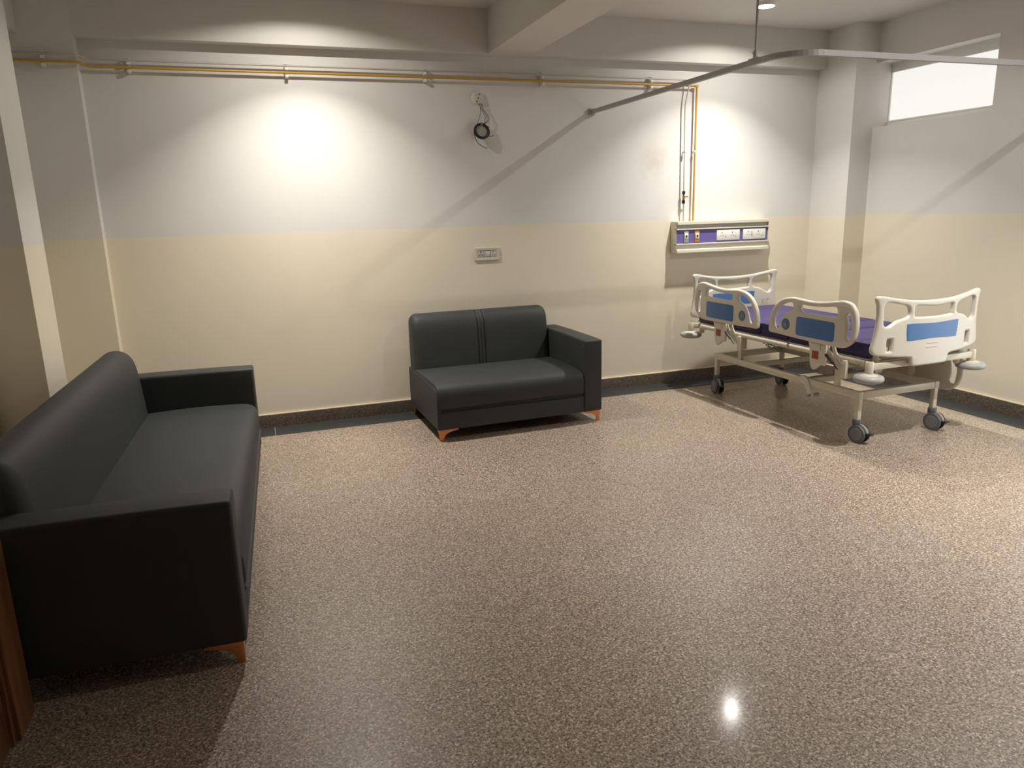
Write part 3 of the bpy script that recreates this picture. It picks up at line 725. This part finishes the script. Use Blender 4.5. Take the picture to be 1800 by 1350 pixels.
# ------------------------------------------------------------------ gas pipes
def pipes():
    yp = YB - .042; zu, zy = 2.4725 * S, 2.430 * S
    yc = BEAM_Y - .038
    zu2, zy2 = zu + .004, zy + .007
    # yellow pipe
    xd = 3.503 * S; zd = 1.39 * S
    e = tag(empty('yellow_gas_pipe', (1.5, yp, zy)), 'thin ochre pipe along the back wall, dropping to the bed panel', 'pipe')
    O_ = Vector((1.5, yp, zy))
    def rel(P): return [tuple(Vector(p) - O_) for p in P]
    run = [(XL + .01, yc, zy2), (-.90 * S + .02, yc, zy2), (-.872 * S, yc + .01, zy2), (-.855 * S, yc + .05, zy), (-.835 * S, yp - .01, zy), (-.82 * S, yp, zy), (xd - .012, yp, zy)]
    tube('pipe_run', rel(run), .0085, M['yellow'], e, 10)
    arc = [(xd - .012, yp, zy), (xd - .004, yp, zy - .001), (xd, yp, zy - .012)]
    tube('pipe_drop', rel(arc + [(xd, yp, 1.3715 * S)]), .0085, M['yellow'], e, 10)
    boxes('elbow_fitting', [(xd - .022 - 1.5, xd + .011 - 1.5, -.011, .011, -.011, .011)], M['yellow'], e, bev=.004)
    # pale pipe
    xq = 3.412 * S
    e2 = tag(empty('pale_gas_pipe', (1.5, yp, zu)), 'thin pale pipe running above the ochre one, dropping with a brass valve', 'pipe')
    O_ = Vector((1.5, yp, zu))
    run = [(XL + .01, yc, zu2), (-.90 * S + .02, yc, zu2), (-.872 * S, yc + .01, zu2), (-.855 * S, yc + .05, zu), (-.835 * S, yp - .01, zu), (-.82 * S, yp, zu), (xq - .02, yp, zu)]
    tube('pipe_run', rel(run), .0065, M['pale_pipe'], e2, 10)
    tube('pipe_drop', rel([(xq - .02, yp, zu), (xq - .004, yp - .004, zu - .004), (xq + .006, yp - .012, zu - .02), (xq + .008, yp - .018, zu - .06), (xq - .004, yp - .01, zu - .13), (xq - .012, yp, zu - .20), (xq - .012, yp, zu - .30), (xq, yp, 1.3715 * S)]), .0062, M['pale_pipe'], e2, 10)
    v = lathe('valve_body', [(0, .052), (.012, .052), (.014, .045), (.014, .028), (.008, .024), (.008, -.024), (.014, -.028), (.014, -.050), (.010, -.056), (0, -.056)], M['black'], e2, (xq - .005 - 1.5, 0, 1.567 * S - zu), 'z', 14)
    bm = bmesh.new(); add_lathe(bm, [(0, .02), (.011, .018), (.012, -.018), (0, -.02)], (xq - .005 - 1.5, 0, 1.565 * S - zu), 'z', 12)
    add_box(bm, xq - .005 - 1.5, xq + .030 - 1.5, -.02, -.012, 1.565 * S - zu - .002, 1.565 * S - zu + .012, .002)
    link('valve_lever', bm_mesh(bm), M['brass'], e2, smooth=True)
    # clamps
    def clamp(x, y, z_lo, z_hi, wall, lab):
        zm = (z_lo + z_hi) / 2
        o = boxes('pipe_clamp', [(x - .011, x + .011, wall - .018, wall - .0005, z_lo - .034, z_hi + .020), (x - .011, x + .011, y - .008, wall - .016, z_lo - .032, z_lo - .014),
                                 (x - .011, x + .011, y - .008, wall - .016, zm - .005, zm + .011), (x - .010, x + .010, y - .004, wall - .016, z_hi + .009, z_hi + .015)], M['white'], bev=.0015)
        tag(o, lab, 'clamp')
    names = {(-.612): 'leftmost pipe clamp on the flush part of the back wall',
             .338: 'pipe clamp left of the junction box, under the brightest wall patch', 1.28: 'pipe clamp just left above the white junction box',
             2.175: 'pipe clamp left of where the curtain rail meets the wall', 3.092: 'rightmost pipe clamp, beside the curtain rail crossing'}
    for x, n_ in names.items(): clamp(x * S, yp, zy, zu, YB, n_)
    clamp(-1.06 * S, yc, zy2, zu2, BEAM_Y, 'pipe clamp on the left corner column')
    for xx, nm in ((xq, 'small clip on the pale vertical pipe above the bed panel'), (xd, 'small clip on the ochre vertical pipe above the bed panel')):
        bm = bmesh.new(); z = 1.925 * S
        add_box(bm, xx - .012, xx + .012, yp - .008, yp + .012, z - .010, z + .010, .003); add_tube(bm, [(xx, yp + .01, z), (xx, YB, z)], .005, 8)
        tag(link('pipe_clip', bm_mesh(bm), M['offwhite'], smooth=True), nm, 'clamp')
pipes()

# ------------------------------------------------------------------ curtain rail
def curtain_rail():
    x = 2.588 * S; z = 2.222 * S; yt = 3.21 * S; h = .030; wd = .026; R = .20
    e = tag(empty('curtain_rail', (x, YB, z)), 'grey metal ceiling-hung curtain rail curving across the bed bay', 'curtain rail')
    path = [Vector((0, 0, 0)), Vector((0, (yt + R) - YB, 0))]
    cxr, cyr = R, yt + R - YB
    for k in range(1, 13):
        a = PI + PI / 2 * k / 12; path.append(Vector((cxr + R * math.cos(a), cyr + R * math.sin(a), 0)))
    path.append(Vector((XR - x, yt - YB, 0)))
    bm = bmesh.new(); rings = []
    for i, p in enumerate(path):
        tdir = (path[min(i + 1, len(path) - 1)] - path[max(i - 1, 0)]).normalized(); n_ = Vector((tdir.y, -tdir.x, 0))
        prof = [(-wd / 2, 0), (-wd / 2, h), (wd / 2, h), (wd / 2, 0), (.004, 0), (.004, .004), (wd / 2 - .003, .004), (wd / 2 - .003, h - .003), (-wd / 2 + .003, h - .003), (-wd / 2 + .003, .004), (-.004, .004), (-.004, 0)]
        rings.append([bm.verts.new(p + n_ * a + Vector((0, 0, b - h / 2))) for a, b in prof])
    m_ = len(rings[0])
    for A, B in zip(rings, rings[1:]):
        for k in range(m_): bm.faces.new((A[k], A[(k + 1) % m_], B[(k + 1) % m_], B[k]))
    link('track', bm_mesh(bm), M['alu'], e)
    bm = bmesh.new(); add_box(bm, -.024, .024, -.030, 0, -.026, .026, .002); link('wall_bracket', bm_mesh(bm), M['alu'], e)
    bm = bmesh.new(); add_box(bm, XR - x - .03, XR - x, yt - YB - .024, yt - YB + .024, -.026, .026, .002); link('wall_bracket', bm_mesh(bm), M['alu'], e)
    hy = 3.482 * S - YB
    bm = bmesh.new(); add_tube(bm, [(0, hy, h / 2), (0, hy, ZC - z)], .0075, 10); add_lathe(bm, [(0, ZC - z), (.032, ZC - z), (.032, ZC - z - .004), (.01, ZC - z - .010), (0, ZC - z - .010)], (0, hy, 0), 'z', 20)
    link('hanger_rod', bm_mesh(bm), M['alu'], e, smooth=True)
    bm = bmesh.new(); add_lathe(bm, [(0, .060), (.012, .060), (.013, .055), (.013, h / 2), (0, h / 2)], (0, hy, 0), 'z', 14); add_box(bm, -.014, .014, hy - .045, hy + .045, h / 2, h / 2 + .006, .002)
    add_tube(bm, [(-.012, hy, .045), (-.020, hy, .045)], .004, 8)
    link('hanger_socket', bm_mesh(bm), M['alu'], e, smooth=True)
    bm = bmesh.new()
    for px_, py_, dx, dy in ((-wd / 2, cyr + .0, -1, 0), (cxr + .01, cyr - R - wd / 2, 0, -1)):
        for q in (.004, -.006):
            c_ = (px_, py_, q); add_lathe(bm, [(0, (dx or dy) * .002), (.004, (dx or dy) * .002), (.004, 0)], c_, 'x' if dx else 'y', 8)
    link('joint_rivet', bm_mesh(bm), M['white'], e, smooth=True)
curtain_rail()

# ------------------------------------------------------------------ ceiling lamps
LAMP_LABELS = ['round ceiling lamp glowing above the hospital bed bay', 'round ceiling lamp left of the cross beam, above the sofas',
               'round ceiling lamp nearer the camera, in front of the curtain rail']
for k, ((lx, ly), col, pw, pw2) in enumerate(LAMPS):
    e = tag(empty('ceiling_lamp', (lx, ly, ZC)), LAMP_LABELS[k], 'lamp')
    lathe('housing', [(0, -.003), (.060, -.003), (.060, -.024), (.064, -.026), (.069, -.022), (.072, 0), (.0, 0)], M['white'], e, (0, 0, 0), 'z', 32)
    lathe('lens', [(0, -.007), (.052, -.007), (.054, -.003), (0, -.003)], M['lens'], e, (0, 0, 0), 'z', 28)
    area_lamp(col, pw, 105, e); area_lamp(col, pw2, 180, e)
